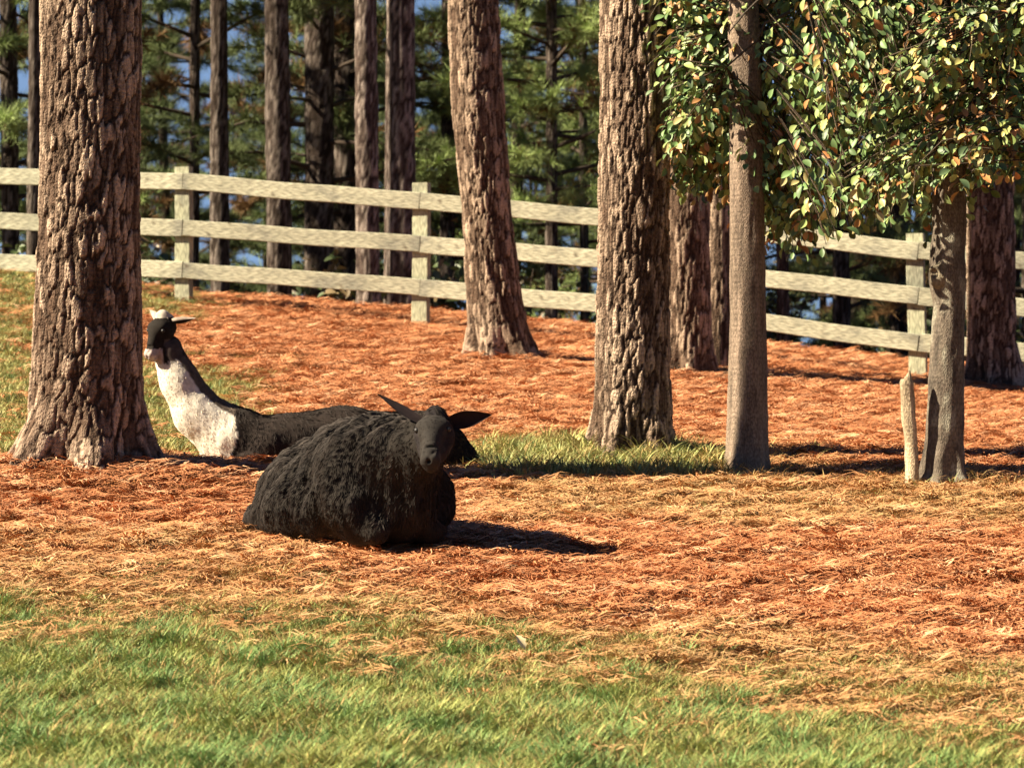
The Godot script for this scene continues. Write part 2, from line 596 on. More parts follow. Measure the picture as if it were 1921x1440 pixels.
# a cupped leaf-shaped ear from its root to its tip
func ear_mesh(tip: Vector3, wide: float, open: Vector3, outer: Color, inner: Color, rim := 9) -> ArrayMesh:
	var g := Geo.new()
	var b := along(tip, open)
	var l := tip.length()
	for layer in 2:
		var start := g.v.size()
		for i in 13:
			var t := i / 12.0
			var w := wide * pow(sin(PI * minf(0.12 + t * 0.88, 1.0)), 0.8) * (1.0 - 0.45 * t)
			for j in 9:
				var s := (j - 4) / 4.0
				var cup := (1.0 - s * s) * wide * 0.45 * (1.0 - 0.5 * t)
				var p := b.y * (l * t) + b.x * (s * w) - b.z * (cup - 0.35 * wide * t * t)
				if layer == 1:
					p += b.z * 0.006 * (1.0 - absf(s) * 0.9)
				g.add(p, outer if layer == 0 and j < rim else inner)
		for i in 12:
			for j in 8:
				var a := start + i * 9 + j
				if layer == 0:
					g.tri(a, a + 1, a + 9)
					g.tri(a + 1, a + 10, a + 9)
				else:
					g.tri(a, a + 9, a + 1)
					g.tri(a + 1, a + 9, a + 10)
	return g.mesh(M.wool)

# one lock of wool, growing along +y and curling towards +z
func wool_lock() -> ArrayMesh:
	var g := Geo.new()
	for k in 3:
		var th := TAU * k / 3.0 + 0.4
		var o := Vector3(cos(th), 0, sin(th)) * 0.0045
		var s := Vector3(-sin(th), 0, cos(th)) * 0.0023
		var last := -1
		for i in 4:
			var t := i / 3.0
			var p := o * (1.0 + t) + Vector3(0, 0.036 * t * (1.0 - 0.25 * t), -0.016 * t * t)
			var w := s * (1.0 - 0.85 * t)
			var a := g.add(p - w, Color.WHITE * (0.85 + 0.25 * t))
			g.add(p + w, Color.WHITE * (0.85 + 0.25 * t))
			if last >= 0:
				g.tri(last, a, last + 1)
				g.tri(last + 1, a, a + 1)
			last = a
	return g.mesh(M.lock)

# locks of wool over a body mesh; paint gives the colour at a place and long how long the wool is there
func fleece(root: Node3D, g: Geo, n: PackedVector3Array, count: int, lock: Mesh, paint: Callable, long: Callable) -> void:
	var areas := PackedFloat32Array()
	var total := 0.0
	for i in range(0, g.f.size(), 3):
		total += (g.v[g.f[i + 1]] - g.v[g.f[i]]).cross(g.v[g.f[i + 2]] - g.v[g.f[i]]).length()
		areas.append(total)
	var places: Array = []
	var tints := PackedColorArray()
	for q in count:
		var i := areas.bsearch(rng.randf() * total) * 3
		if i >= g.f.size():
			continue
		var u := rng.randf()
		var w := rng.randf()
		if u + w > 1.0:
			u = 1.0 - u
			w = 1.0 - w
		var p := g.v[g.f[i]] * (1.0 - u - w) + g.v[g.f[i + 1]] * u + g.v[g.f[i + 2]] * w
		var nn := n[g.f[i]]
		if p.y < 0.02:
			continue
		var size: float = long.call(p)
		if size <= 0.05:
			continue
		var wav := nf.get_noise_3d(p.x * 60.0, p.y * 60.0, p.z * 60.0)
		var flow := Vector3(wav * 0.7, -1.0, -0.35 + wav * 0.5)
		flow -= nn * flow.dot(nn)
		var dir := (flow.normalized() * 0.85 + nn * rnd(0.14, 0.4) + Vector3(rnd(-1, 1), rnd(-1, 1), rnd(-1, 1)) * 0.18)
		places.append(Transform3D(along(dir, nn).scaled(Vector3.ONE * size * rnd(0.75, 1.3)), p - nn * 0.004 * size))
		var c: Color = paint.call(p)
		tints.append(c * rnd(0.72, 1.28))
	many("fleece", lock, places, tints, root)

func ruffle(g: Geo, from: int, amount: float, sc: float) -> void:
	var n := g.normals()
	for i in range(from, g.v.size()):
		var p := g.v[i]
		var a := nf.get_noise_3d(p.x * 55.0 * sc, p.y * 28.0 * sc, p.z * 55.0 * sc) + 0.5 * nf.get_noise_3d(p.x * 160.0 * sc, p.y * 70.0 * sc, p.z * 160.0 * sc)
		g.v[i] = p + n[i] * a * amount

# the long wool hangs in broad folds
func folds(g: Geo, amount: float) -> void:
	var n := g.normals()
	for i in g.v.size():
		var p := g.v[i]
		var a := nz.get_noise_3d(p.x * 330.0, p.y * 95.0, p.z * 330.0) + 0.6 * nf.get_noise_3d(p.x * 110.0, p.y * 22.0, p.z * 110.0)
		g.v[i] = p + n[i] * a * amount * smooth(0.03, 0.16, p.y)

func black_llama() -> void:
	var base := foot(663, 12.4)
	var root := thing("llama", "black llama lying with folded legs on orange pine straw, face towards the camera", "llama", base, deg_to_rad(29))
	root.scale = Vector3.ONE * 1.04
	var b := Blob.new()
	b.bone(Vector3(0, 0.295, 0.24), 0.22, Vector3(0, 0.30, 0.0), 0.22, 0.1)
	b.bone(Vector3(0, 0.30, 0.0), 0.22, Vector3(0, 0.225, -0.34), 0.2, 0.1)
	b.bone(Vector3(0, 0.225, -0.34), 0.2, Vector3(0, 0.13, -0.58), 0.13, 0.1)
	b.pair(Vector3(0.06, 0.20, 0.2), 0.2, Vector3(0.07, 0.15, -0.35), 0.185, 0.1)
	b.bone(Vector3(0, 0.32, 0.36), 0.185, Vector3(0.02, 0.15, 0.44), 0.14, 0.1)
	b.pair(Vector3(0.12, 0.345, 0.24), 0.13, Vector3(0.19, 0.19, 0.36), 0.085, 0.07)
	b.pair(Vector3(0.19, 0.20, 0.34), 0.08, Vector3(0.14, 0.07, 0.50), 0.058, 0.05)
	b.pair(Vector3(0.14, 0.06, 0.52), 0.05, Vector3(0.15, 0.04, 0.32), 0.036, 0.03)
	b.pair(Vector3(0.14, 0.21, -0.32), 0.155, Vector3(0.24, 0.15, -0.08), 0.125, 0.09)
	b.pair(Vector3(0.25, 0.11, -0.08), 0.10, Vector3(0.25, 0.08, -0.50), 0.068, 0.06)
	b.pair(Vector3(0.23, 0.045, -0.5), 0.045, Vector3(0.26, 0.035, -0.2), 0.036, 0.03)
	b.pair(Vector3(0.14, 0.22, 0.30), 0.14, Vector3(0.15, 0.15, 0.36), 0.12, 0.08)
	b.pair(Vector3(0.2, 0.12, 0.1), 0.10, Vector3(0.2, 0.12, -0.3), 0.12, 0.08)
	b.bone(Vector3(0, 0.19, -0.62), 0.06, Vector3(-0.05, 0.08, -0.72), 0.055, 0.06)
	b.bone(Vector3(0.0, 0.37, 0.30), 0.19, Vector3(0.03, 0.40, 0.52), 0.135, 0.1)
	b.bone(Vector3(0.03, 0.40, 0.52), 0.13, Vector3(0.04, 0.43, 0.65), 0.095, 0.07)
	b.bone(Vector3(0.03, 0.36, 0.48), 0.12, Vector3(0.03, 0.20, 0.50), 0.10, 0.08)
	var g := Geo.new()
	nets(g, b, Vector3(-0.48, -0.06, -0.86), Vector3(0.48, 0.74, 0.86), 0.0135)
	folds(g, 0.020)
	ruffle(g, 0, 0.008, 1.0)
	var body_end := g.v.size()
	for i in body_end:
		g.c[i] = lin(0.020, 0.016, 0.0135)
	var head_at := Transform3D(Basis.from_euler(Vector3(deg_to_rad(-18), deg_to_rad(-37), deg_to_rad(2))), Vector3(0.035, 0.45, 0.72))
	var hg := Geo.new()
	nets(hg, head_blob(), Vector3(-0.13, -0.18, -0.14), Vector3(0.13, 0.19, 0.17), 0.0055)
	var from := g.v.size()
	for i in hg.v.size():
		var p := hg.v[i]
		var c := lin(0.022, 0.018, 0.016)
		if p.z > 0.05:
			c = lin(0.034, 0.029, 0.027)
		g.add(head_at * p, c)
	for i in hg.f.size():
		g.f.append(hg.f[i] + from)
	var body := part("body", g.mesh(M.wool), root)
	var inner := lin(0.020, 0.014, 0.012)
	var dark := lin(0.015, 0.012, 0.010)
	var ears: Array = [[Vector3(-0.05, 0.095, -0.03), Vector3(-0.255, 0.222, -0.02), 0.032, Vector3(0.3, 0.5, 1)], [Vector3(0.05, 0.09, -0.03), Vector3(0.235, 0.135, -0.06), 0.046, Vector3(0, -0.55, 1)]]
	for e in ears:
		var o := part("ear", ear_mesh(e[1] - e[0], e[2], e[3], dark, inner), root)
		o.transform = head_at * Transform3D(Basis(), e[0])
	eyes(root, head_at, 1.0)
	var n := g.normals()
	var lock := wool_lock()
	fleece(root, g, n, 46000, lock,
		func(p: Vector3) -> Color:
			var k := nz.get_noise_3d(p.x * 170.0, p.y * 90.0, p.z * 170.0) + 0.8 * nf.get_noise_3d(p.x * 110.0, p.y * 60.0, p.z * 110.0)
			return lin(0.031, 0.0245, 0.020) * (1.0 + 0.7 * k),
		func(p: Vector3) -> float:
			var hp := head_at.affine_inverse() * p
			if hp.length() < 0.19 and hp.z > 0.01 and hp.y < 0.1:
				var bare: bool = (hp.y < -0.085 and hp.z > 0.115) or (absf(hp.x) > 0.05 and absf(hp.y - 0.037) < 0.022)
				return 0.0 if bare else 0.26
			if hp.length() < 0.2:
				return 0.7 if hp.y > 0.08 else 0.55
			return 0.6 if p.y < 0.09 else 0.92)

func eyes(root: Node3D, head_at: Transform3D, size: float) -> void:
	for s in [-1.0, 1.0]:
		var ball := SphereMesh.new()
		ball.radius = 0.0125 * size
		ball.height = 0.025 * size
		ball.radial_segments = 16
		ball.rings = 8
		ball.material = M.eye
		var o := part("eye", ball, root)
		o.position = head_at * Vector3(0.0675 * s, 0.037, 0.049)

func pied_llama() -> void:
	var depth := 15.4
	var base := foot(640, depth)
	var turn := deg_to_rad(-83)
	var root := thing("llama", "dark llama with white throat and chest, resting beside the thick pine", "llama", base, turn)
	var b := Blob.new()
	b.bone(Vector3(0, 0.215, 0.48), 0.165, Vector3(0, 0.235, 0.0), 0.185, 0.1)
	b.bone(Vector3(0, 0.235, 0.0), 0.185, Vector3(0, 0.215, -0.5), 0.18, 0.1)
	b.bone(Vector3(0, 0.20, -0.5), 0.175, Vector3(0, 0.12, -0.68), 0.11, 0.1)
	b.pair(Vector3(0.1, 0.2, 0.35), 0.15, Vector3(0.11, 0.19, -0.45), 0.16, 0.1)
	b.bone(Vector3(0, 0.12, 0.5), 0.14, Vector3(0, 0.12, -0.5), 0.16, 0.1)
	b.pair(Vector3(0.15, 0.2, 0.42), 0.11, Vector3(0.19, 0.11, 0.5), 0.08, 0.06)
	b.pair(Vector3(0.19, 0.1, 0.5), 0.07, Vector3(0.13, 0.05, 0.68), 0.05, 0.04)
	b.pair(Vector3(0.15, 0.2, -0.4), 0.14, Vector3(0.22, 0.14, -0.12), 0.11, 0.06)
	b.pair(Vector3(0.23, 0.1, -0.12), 0.08, Vector3(0.22, 0.06, -0.5), 0.06, 0.04)
	b.bone(Vector3(0, 0.24, -0.66), 0.05, Vector3(0.06, 0.06, -0.76), 0.045, 0.06)
	b.bone(Vector3(0, 0.23, 0.62), 0.165, Vector3(0, 0.12, 0.66), 0.11, 0.1)
	b.bone(Vector3(0, 0.27, 0.66), 0.165, Vector3(0, 0.40, 0.82), 0.125, 0.12)
	b.bone(Vector3(0, 0.40, 0.82), 0.118, Vector3(0, 0.58, 0.925), 0.096, 0.1)
	b.bone(Vector3(0, 0.58, 0.925), 0.096, Vector3(0.005, 0.76, 0.995), 0.088, 0.08)
	var g := Geo.new()
	nets(g, b, Vector3(-0.42, -0.06, -0.88), Vector3(0.42, 0.9, 1.2), 0.0145)
	ruffle(g, 0, 0.007, 1.0)
	var head_at := Transform3D(Basis.from_euler(Vector3(deg_to_rad(6), deg_to_rad(43), deg_to_rad(-3))).scaled(Vector3.ONE * 0.9), Vector3(0.02, 0.845, 1.03))
	var back := head_at.affine_inverse()
	var coat := func(p: Vector3) -> Color:
		var k := nf.get_noise_3d(p.x * 45.0, p.y * 45.0, p.z * 45.0)
		var hp := back * p
		if hp.length() < 0.2 and hp.y > -0.17:
			if hp.y > 0.115 and hp.z < 0.05:
				return lin(0.62, 0.55, 0.45)
			if hp.y < -0.075 and hp.z > 0.055:
				return lin(0.5, 0.42, 0.38)
			if hp.y < -0.02 and hp.z < 0.04 and hp.z > -0.06:
				return lin(0.085, 0.065, 0.055)
			return lin(0.022, 0.017, 0.015)
		# how far a place is towards the throat: the nape side of the neck is dark, the throat side white
		var axis := table([Vector2(0.2, 0.72), Vector2(0.40, 0.82), Vector2(0.58, 0.925), Vector2(0.78, 1.0)], p.y)
		var front := p.z - axis
		if p.z > 0.665 - 0.06 * smooth(0.05, 0.3, p.y) + k * 0.012:
			var nape := table([Vector2(0.34, -0.3), Vector2(0.42, -0.125), Vector2(0.54, -0.075), Vector2(0.64, -0.045), Vector2(0.78, 0.0)], p.y)
			if front < nape + k * 0.018 - absf(p.x) * 0.15:
				return lin(0.125, 0.096, 0.072)
			return lin(0.86, 0.80, 0.67)
		return lin(0.024, 0.018, 0.014)
	for i in g.v.size():
		g.c[i] = coat.call(g.v[i])
	var hg := Geo.new()
	nets(hg, head_blob(), Vector3(-0.13, -0.18, -0.14), Vector3(0.13, 0.19, 0.17), 0.006)
	var from := g.v.size()
	for i in hg.v.size():
		var q := head_at * hg.v[i]
		g.add(q, coat.call(q))
	for i in hg.f.size():
		g.f.append(hg.f[i] + from)
	part("body", g.mesh(M.wool), root)
	var ears: Array = [[Vector3(-0.05, 0.095, -0.03), Vector3(-0.16, 0.155, -0.06), 0.030, Vector3(-0.3, 0.5, 1)], [Vector3(0.05, 0.09, -0.04), Vector3(0.215, 0.105, -0.09), 0.034, Vector3(0, 0.75, -1)]]
	for e in ears:
		var o := part("ear", ear_mesh(e[1] - e[0], e[2], e[3], lin(0.022, 0.017, 0.015), lin(0.6, 0.52, 0.42), 6 if e[0].x > 0.0 else 9), root)
		o.transform = head_at * Transform3D(Basis(), e[0])
	eyes(root, head_at, 0.95)
	var n := g.normals()
	fleece(root, g, n, 34000, wool_lock(), coat,
		func(p: Vector3) -> float:
			var hp := back * p
			if hp.length() < 0.19 and hp.z > 0.0 and hp.y < 0.09:
				return 0.0
			return 0.4 if hp.length() < 0.18 else (0.5 if p.z > 0.64 else 0.85))

# ------------------------------------------------------------------ ground cover
func ground_colour(x: float, depth: float) -> Color:
	var w := cover(x, depth)
	var n := nf.get_noise_2d(x * 45.0 + 90.0, depth * 45.0)
	var n2 := nz.get_noise_2d(x * 110.0, depth * 110.0 + 40.0)
	var straw := lin(0.54, 0.235, 0.09).lerp(lin(0.27, 0.10, 0.034), smooth(-0.35, 0.45, n))
	straw = straw.lerp(lin(0.42, 0.19, 0.07), smooth(0.05, 0.6, n2) * 0.6)
	var dry := lin(0.42, 0.28, 0.105) * (1.0 + 0.3 * n)
	var turf := lin(0.27, 0.25, 0.075).lerp(lin(0.38, 0.30, 0.10), smooth(-0.2, 0.5, n2)) * (1.0 + 0.3 * n)
	var c := straw.lerp(dry, w.y).lerp(turf, w.x)
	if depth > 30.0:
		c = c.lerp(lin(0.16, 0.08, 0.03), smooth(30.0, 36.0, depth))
	return c

func ground() -> void:
	var xs: Array = []
	var x := -5.8
	while x <= 5.8:
		xs.append(x)
		x += 0.05
	var step := 0.08
	x = 5.85
	while x < 500.0:
		xs.append(x)
		xs.push_front(-x)
		step *= 1.3
		x += step
	var ds: Array = [-120.0, -50.0, -20.0, -8.0, -2.0, 2.0, 4.5, 6.0, 6.8]
	var d := 7.2
	while d < 18.0:
		ds.append(d)
		d += 0.05
	while d < 33.0:
		ds.append(d)
		d += 0.09
	step = 0.12
	while d < 700.0:
		ds.append(d)
		step *= 1.15
		d += step
	var g := Geo.new()
	for dd in ds:
		for xx in xs:
			var fx: float = xx
			var fd: float = dd
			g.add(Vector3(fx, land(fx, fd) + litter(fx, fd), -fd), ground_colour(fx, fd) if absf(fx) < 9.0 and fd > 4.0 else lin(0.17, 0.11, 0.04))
	var nx := xs.size()
	for i in ds.size() - 1:
		for j in nx - 1:
			var a := i * nx + j
			g.tri(a, a + nx, a + 1)
			g.tri(a + nx, a + nx + 1, a + 1)
	var o := part("ground", g.mesh(M.ground), self)
	tag(o, "gently rising ground of pine straw and thin turf", "ground", "", "structure")

func straw_bundle() -> ArrayMesh:
	var g := Geo.new()
	for i in 11:
		var az := rnd(-0.9, 0.9) + (PI if rng.randf() < 0.3 else 0.0)
		var dir := Vector3(cos(az), rnd(-0.02, 0.22), sin(az)).normalized()
		var l := rnd(0.05, 0.115)
		var p := Vector3(rnd(-0.04, 0.04), rnd(0.0, 0.025), rnd(-0.05, 0.05))
		var s := dir.cross(Vector3(0, 1, 0.3)).normalized() * rnd(0.0017, 0.0032)
		var mid := p + dir * l * 0.55 + Vector3(0, 0.008, 0)
		var tip := p + dir * l - Vector3(0, 0.006, 0)
		var c := Color(1, 1, 1) * rnd(0.7, 1.25)
		var a := g.add(p - s, c)
		var b := g.add(p + s, c)
		var e := g.add(mid - s, c)
		var h := g.add(mid + s, c)
		var t := g.add(tip, c)
		g.tri(a, b, e)
		g.tri(b, h, e)
		g.tri(e, h, t)
	return g.mesh(M.straw)

func grass_tuft(blades: int, tall: float, wide: float, lean: float) -> ArrayMesh:
	var g := Geo.new()
	for i in blades:
		var az := rnd(0, TAU)
		var out := Vector3(cos(az), 0, sin(az))
		var p := out * rnd(0.0, 0.03)
		var h := tall * rnd(0.5, 1.1)
		var bend := lean * rnd(0.3, 1.3) * h
		var s := Vector3(-out.z, 0, out.x) * wide * rnd(0.7, 1.2)
		var c := Color(1, 1, 1) * rnd(0.7, 1.25)
		var last := -1
		for k in 4:
			var t := k / 3.0
			var q := p + Vector3(0, h * (t - 0.25 * t * t * lean), 0) + out * bend * t * t
			var w := s * (1.0 - t * 0.92)
			var a := g.add(q - w, c)
			g.add(q + w, c)
			if last >= 0:
				g.tri(last, last + 1, a)
				g.tri(last + 1, a + 1, a)
			last = a
	return g.mesh(M.blade)

func ground_cover() -> void:
	var bundles: Array = [straw_bundle(), straw_bundle(), straw_bundle()]
	for kind in 3:
		var places: Array = []
		var tints := PackedColorArray()
		for i in 25000:
			var d := 8.0 + 21.0 * pow(rng.randf(), 1.35)
			var half := d * 0.2 + 0.5
			var x := rnd(-half, half)
			var w := cover(x, d)
			if rng.randf() < w.x * (0.86 if d < 13.0 else 0.96) + w.y * 0.4:
				continue
			var size := rnd(0.7, 1.25) * (1.0 + 0.02 * (d - 8.0))
			var az := rnd(-0.6, 0.6) + (PI if rng.randf() < 0.5 else 0.0) if rng.randf() < 0.45 else rnd(0, TAU)
			places.append(Transform3D(Basis.from_euler(Vector3(rnd(-0.12, 0.12), az, rnd(-0.12, 0.12))).scaled(Vector3.ONE * size), Vector3(x, land(x, d) + litter(x, d) + 0.003, -d)))
			var c := lin(0.62, 0.27, 0.115).lerp(lin(0.34, 0.13, 0.05), rng.randf())
			if rng.randf() < 0.14:
				c = lin(0.72, 0.40, 0.21)
			c = c.lerp(lin(0.47, 0.335, 0.14), w.y * rnd(0.3, 0.9))
			tints.append(c * rnd(0.8, 1.15))
		var o := many(["pine_straw", "pine_straw_001", "pine_straw_002"][kind], bundles[kind], places, tints, self)
		tag(o, "orange fallen pine needles strewn over the slope", "pine straw", "pine straw", "stuff")
	var tufts: Array = [grass_tuft(8, 0.058, 0.0036, 0.8), grass_tuft(7, 0.08, 0.0032, 1.0), grass_tuft(9, 0.042, 0.0042, 0.7)]
	for kind in 3:
		var places: Array = []
		var tints := PackedColorArray()
		for i in 42000:
			var near := i < 18000
			var d := rnd(7.6, 11.6) if near else rnd(11.0, 27.5)
			var half := d * 0.2 + 0.3
			var x := rnd(-half, half)
			var w := cover(x, d)
			if rng.randf() > w.x * (0.35 + 0.65 * w.x) + w.y * 0.6:
				continue
			var n := nz.get_noise_2d(x * 80.0, d * 80.0)
			var size := rnd(0.65, 1.2) * (0.8 + 0.35 * n + 0.25 * w.x)
			if d > 14.6 and d < 17.2 and x > -0.6:
				size *= 1.7
			places.append(Transform3D(Basis(Vector3.UP, rnd(0, TAU)).scaled(Vector3.ONE * size), Vector3(x, land(x, d) + litter(x, d) - 0.004, -d)))
			var patch := nf.get_noise_2d(x * 22.0 + 11.0, d * 22.0) + 0.5 * nz.get_noise_2d(x * 150.0, d * 150.0)
			var c := lin(0.215, 0.35, 0.11).lerp(lin(0.37, 0.40, 0.12), smooth(-0.4, 0.35, patch + rnd(-0.45, 0.45)))
			if d > 14.4:
				c = c.lerp(lin(0.48, 0.44, 0.17), 0.6)
			if rng.randf() < 0.16 + 0.75 * (1.0 - w.x):
				c = lin(0.50, 0.34, 0.13).lerp(lin(0.36, 0.27, 0.10), rng.randf())
			elif rng.randf() < 0.12:
				c = lin(0.12, 0.21, 0.07)
			tints.append(c * rnd(0.75, 1.2))
		var o := many(["grass", "grass_001", "grass_002"][kind], tufts[kind], places, tints, self)
		tag(o, "thin green and straw-coloured grass on the slope", "grass", "grass", "stuff")

func broad_leaf(long: float, wide: float, fold: float, lobed: bool) -> ArrayMesh:
	var g := Geo.new()
	var n := 7
	var mid := -1
	var lft := -1
	var rgt := -1
	for i in n + 1:
		var t := float(i) / n
		var w := wide * pow(sin(PI * clampf(0.04 + t * 0.96, 0.0, 1.0)), 0.75) * (0.75 + 0.5 * t)
		if lobed and i % 2 == 1:
			w *= 0.68
		var y := long * t
		var sag := -0.25 * long * t * t
		var m := g.add(Vector3(0, y, sag), Color(0.9, 0.9, 0.9))
		var a := g.add(Vector3(-w, y + 0.05 * long, sag + w * fold), Color.WHITE)
		var b := g.add(Vector3(w, y + 0.05 * long, sag + w * fold), Color.WHITE)
		if mid >= 0:
			g.tri(mid, lft, a)
			g.tri(mid, a, m)
			g.tri(mid, b, rgt)
			g.tri(mid, m, b)
		mid = m
		lft = a
		rgt = b
	return g.mesh(M.leaf)

func leaf_tint() -> Color:
	var q := rng.randf()
	if q < 0.60:
		return lin(0.11, 0.185, 0.062) * rnd(0.5, 1.5)
	if q < 0.87:
		return lin(0.26, 0.33, 0.11) * rnd(0.8, 1.3)
	if q < 0.95:
		return lin(0.34, 0.30, 0.13) * rnd(0.8, 1.2)
	return lin(0.36, 0.16, 0.055) * rnd(0.8, 1.2)

# ------------------------------------------------------------------ the broadleaf tree on the right
func oak() -> void:
	var depth := 14.85
	var base := foot(1775, depth)
	var root := thing("oak_tree", "mottled grey oak with low leafy boughs, some leaves browning, beside the short stake", "tree", base)
	var keys := keys_from([[-700, 1740, 1790], [-200, 1746, 1806], [200, 1752, 1812], [430, 1750, 1813], [480, 1745, 1812], [525, 1742, 1813], [570, 1752, 1812], [700, 1742, 1810], [820, 1736, 1809], [885, 1728, 1812], [905, 1718, 1820]], depth, base, 6.0)
	part("trunk", trunk_mesh(keys, rows_for(-0.25, 3.2, 0.02, 6.0), 64, 2, 3.3, lin(0.20, 0.165, 0.125)), root)
	var knot := Geo.new()
	var kb := Blob.new()
	kb.bone(Vector3(-0.06, 0, 0.06), 0.05, Vector3(-0.085, 0.035, 0.075), 0.028, 0.03)
	kb.bone(Vector3(-0.04, -0.03, 0.05), 0.05, Vector3(-0.03, 0.06, 0.06), 0.04, 0.03)
	kb.cut(Vector3(-0.10, 0.03, 0.12), Vector3(-0.09, 0.02, 0.1), 0.025)
	nets(knot, kb, Vector3(-0.2, -0.15, -0.06), Vector3(0.12, 0.16, 0.18), 0.009)
	for i in knot.v.size():
		knot.c[i] = lin(0.26, 0.22, 0.15) * (1.0 + 0.4 * nf.get_noise_3d(knot.v[i].x * 90.0, knot.v[i].y * 90.0, knot.v[i].z * 90.0))
	var ko := part("branch_stub", knot.mesh(M.smooth_bark), root)
	ko.position = spot(1778, 520, depth) - base
	# limbs that reach out and droop
	var g := Geo.new()
	var ends: Array = []
	for i in 16:
		var y := rnd(1.75, 3.6)
		var kk := key_at(keys, y)
		var az := TAU * i / 16.0 + rnd(-0.2, 0.2)
		var l := rnd(1.0, 2.2) * (0.62 if cos(az) < -0.2 else 1.0)
		var p0 := Vector3(kk[0], y, kk[1])
		var dir := Vector3(cos(az), 0, sin(az) * 0.6)
		var p1 := p0 + dir * l * 0.5 + Vector3(0, 0.25, 0)
		var p2 := p0 + dir * l * 0.85 + Vector3(0, 0.12, 0)
		var p3 := p0 + dir * l * 1.1 + Vector3(0, -0.3, 0)
		var line: Array = []
		var fat: Array = []
		for q in 13:
			var u := q / 12.0
			line.append(p0.bezier_interpolate(p1, p2, p3, u) + Vector3(nf.get_noise_2d(q * 9.0, i * 40.0), nf.get_noise_2d(q * 9.0, i * 40.0 + 20.0), nf.get_noise_2d(q * 9.0, i * 40.0 + 60.0)) * 0.06 * minf(u * 4.0, 1.0))
			fat.append(lerpf(0.028, 0.004, pow(u, 0.7)))
		tube(g, line, fat, lin(0.10, 0.08, 0.062), 6)
		for t in 7:
			ends.append(line[3 + int(t * 1.5)])
	var places: Array = []
	var tints := PackedColorArray()
	var lowest: Array = [Vector2(0.82, 2.15), Vector2(0.95, 1.35), Vector2(1.2, 1.2), Vector2(1.5, 1.0), Vector2(2.2, 0.94), Vector2(2.5, 1.05), Vector2(2.75, 1.22), Vector2(3.2, 1.2), Vector2(4.4, 0.9), Vector2(5.0, 1.6)]
	var twigs := Geo.new()
	var made := 0
	while made < 3000:
		var x := rnd(0.86, 4.9)
		var up := EYE + table(lowest, x) + 0.22 + 0.35 * nz.get_noise_1d(x * 120.0)
		var y := up + 1.8 * pow(rng.randf(), 1.1)
		var z := -depth + (rnd(-1.35, 1.1) if x > 1.62 else rnd(-1.7, -0.55))
		var p := Vector3(x, y, z) - base
		if x < 1.5 and rng.randf() < 0.1:
			continue
		if nz.get_noise_3d(x * 75.0, y * 75.0, z * 40.0) < -0.27:
			continue
		made += 1
		var best: Vector3 = ends[0]
		for e in ends:
			if p.distance_squared_to(e) < p.distance_squared_to(best):
				best = e
		var start := p + (best - p).limit_length(0.42)
		var hang := (p - start).normalized() * 0.5 + Vector3(rnd(-0.5, 0.5), -0.7, rnd(-0.5, 0.5))
		tube(twigs, [start, p, p + hang.normalized() * 0.18], [0.005, 0.004, 0.002], lin(0.12, 0.09, 0.06), 3)
		var brown := rng.randf() < 0.02 + 0.13 * smooth(0.05, 0.3, nf.get_noise_3d(x * 9.0, y * 9.0, z * 9.0))
		for j in 13:
			var q := start.lerp(p + hang.normalized() * 0.18, rnd(0.25, 1.0))
			var out := Vector3(rnd(-1, 1), rnd(-0.9, 0.5), rnd(-1, 1))
			q += out * 0.06
			places.append(Transform3D(along(out + hang * 0.5, Vector3(rnd(-0.8, 0.5), rnd(0.2, 1.0), rnd(-0.3, 1.0))).scaled(Vector3.ONE * rnd(0.48, 0.85)), q))
			var c := leaf_tint()
			if brown:
				c = lin(0.27, 0.12, 0.04).lerp(lin(0.33, 0.22, 0.07), rng.randf()) * rnd(0.7, 1.2)
			tints.append(c)
	part("boughs", g.mesh(M.smooth_bark), root)
	var tw := part("twigs", twigs.mesh(M.smooth_bark), root)
	tw.set_meta("kind", "stuff")
	# the leaves nearest to the viewer one by one, the rest as one mass
	var order: Array = range(places.size())
	var shown := func(i: int) -> float:
		var w: Vector3 = places[i].origin + base
		var py := 760.0 - (w.y - EYE) * LENS / -w.z
		return w.z + (-50.0 if py < 0.0 or w.x > 2.95 else 0.0)
	order.sort_custom(func(a: int, b: int) -> bool: return shown.call(a) > shown.call(b))
	var shapes: Array = [broad_leaf(0.088, 0.026, 0.45, false), broad_leaf(0.095, 0.028, 0.3, true), broad_leaf(0.075, 0.024, 0.6, false)]
	var mats: Array = []
	for i in 12:
		var m: StandardMaterial3D = M.leaf.duplicate()
		m.albedo_color = ([lin(0.05, 0.085, 0.028), lin(0.075, 0.105, 0.03), lin(0.045, 0.07, 0.03), lin(0.16, 0.165, 0.05), lin(0.06, 0.095, 0.03), lin(0.24, 0.20, 0.06), lin(0.07, 0.09, 0.03), lin(0.27, 0.12, 0.04), lin(0.13, 0.15, 0.045), lin(0.055, 0.08, 0.025), lin(0.2, 0.18, 0.055), lin(0.09, 0.12, 0.035)][i] * 1.9).linear_to_srgb()
		mats.append(m)
	var rest: Array = []
	var rest_tints := PackedColorArray()
	for i in order.size():
		if i < 290:
			var o := MeshInstance3D.new()
			o.name = "leaf" if i == 0 else "leaf_%03d" % i
			o.mesh = shapes[i % 3]
			o.material_override = mats[rng.randi() % 12]
			o.transform = places[order[i]]
			root.add_child(o, true)
		else:
			rest.append(places[order[i]])
			rest_tints.append(tints[order[i]])
	many("leaves", shapes[0], rest, rest_tints, root)
	# the stake beside it
	var sb := foot(1712, 14.75)
	var st := thing("wooden_stake", "short pale wooden stake leaning beside the mottled oak trunk", "stake", sb)
	var sg := Geo.new()
	var tall := (898 - 690) / LENS * 14.75
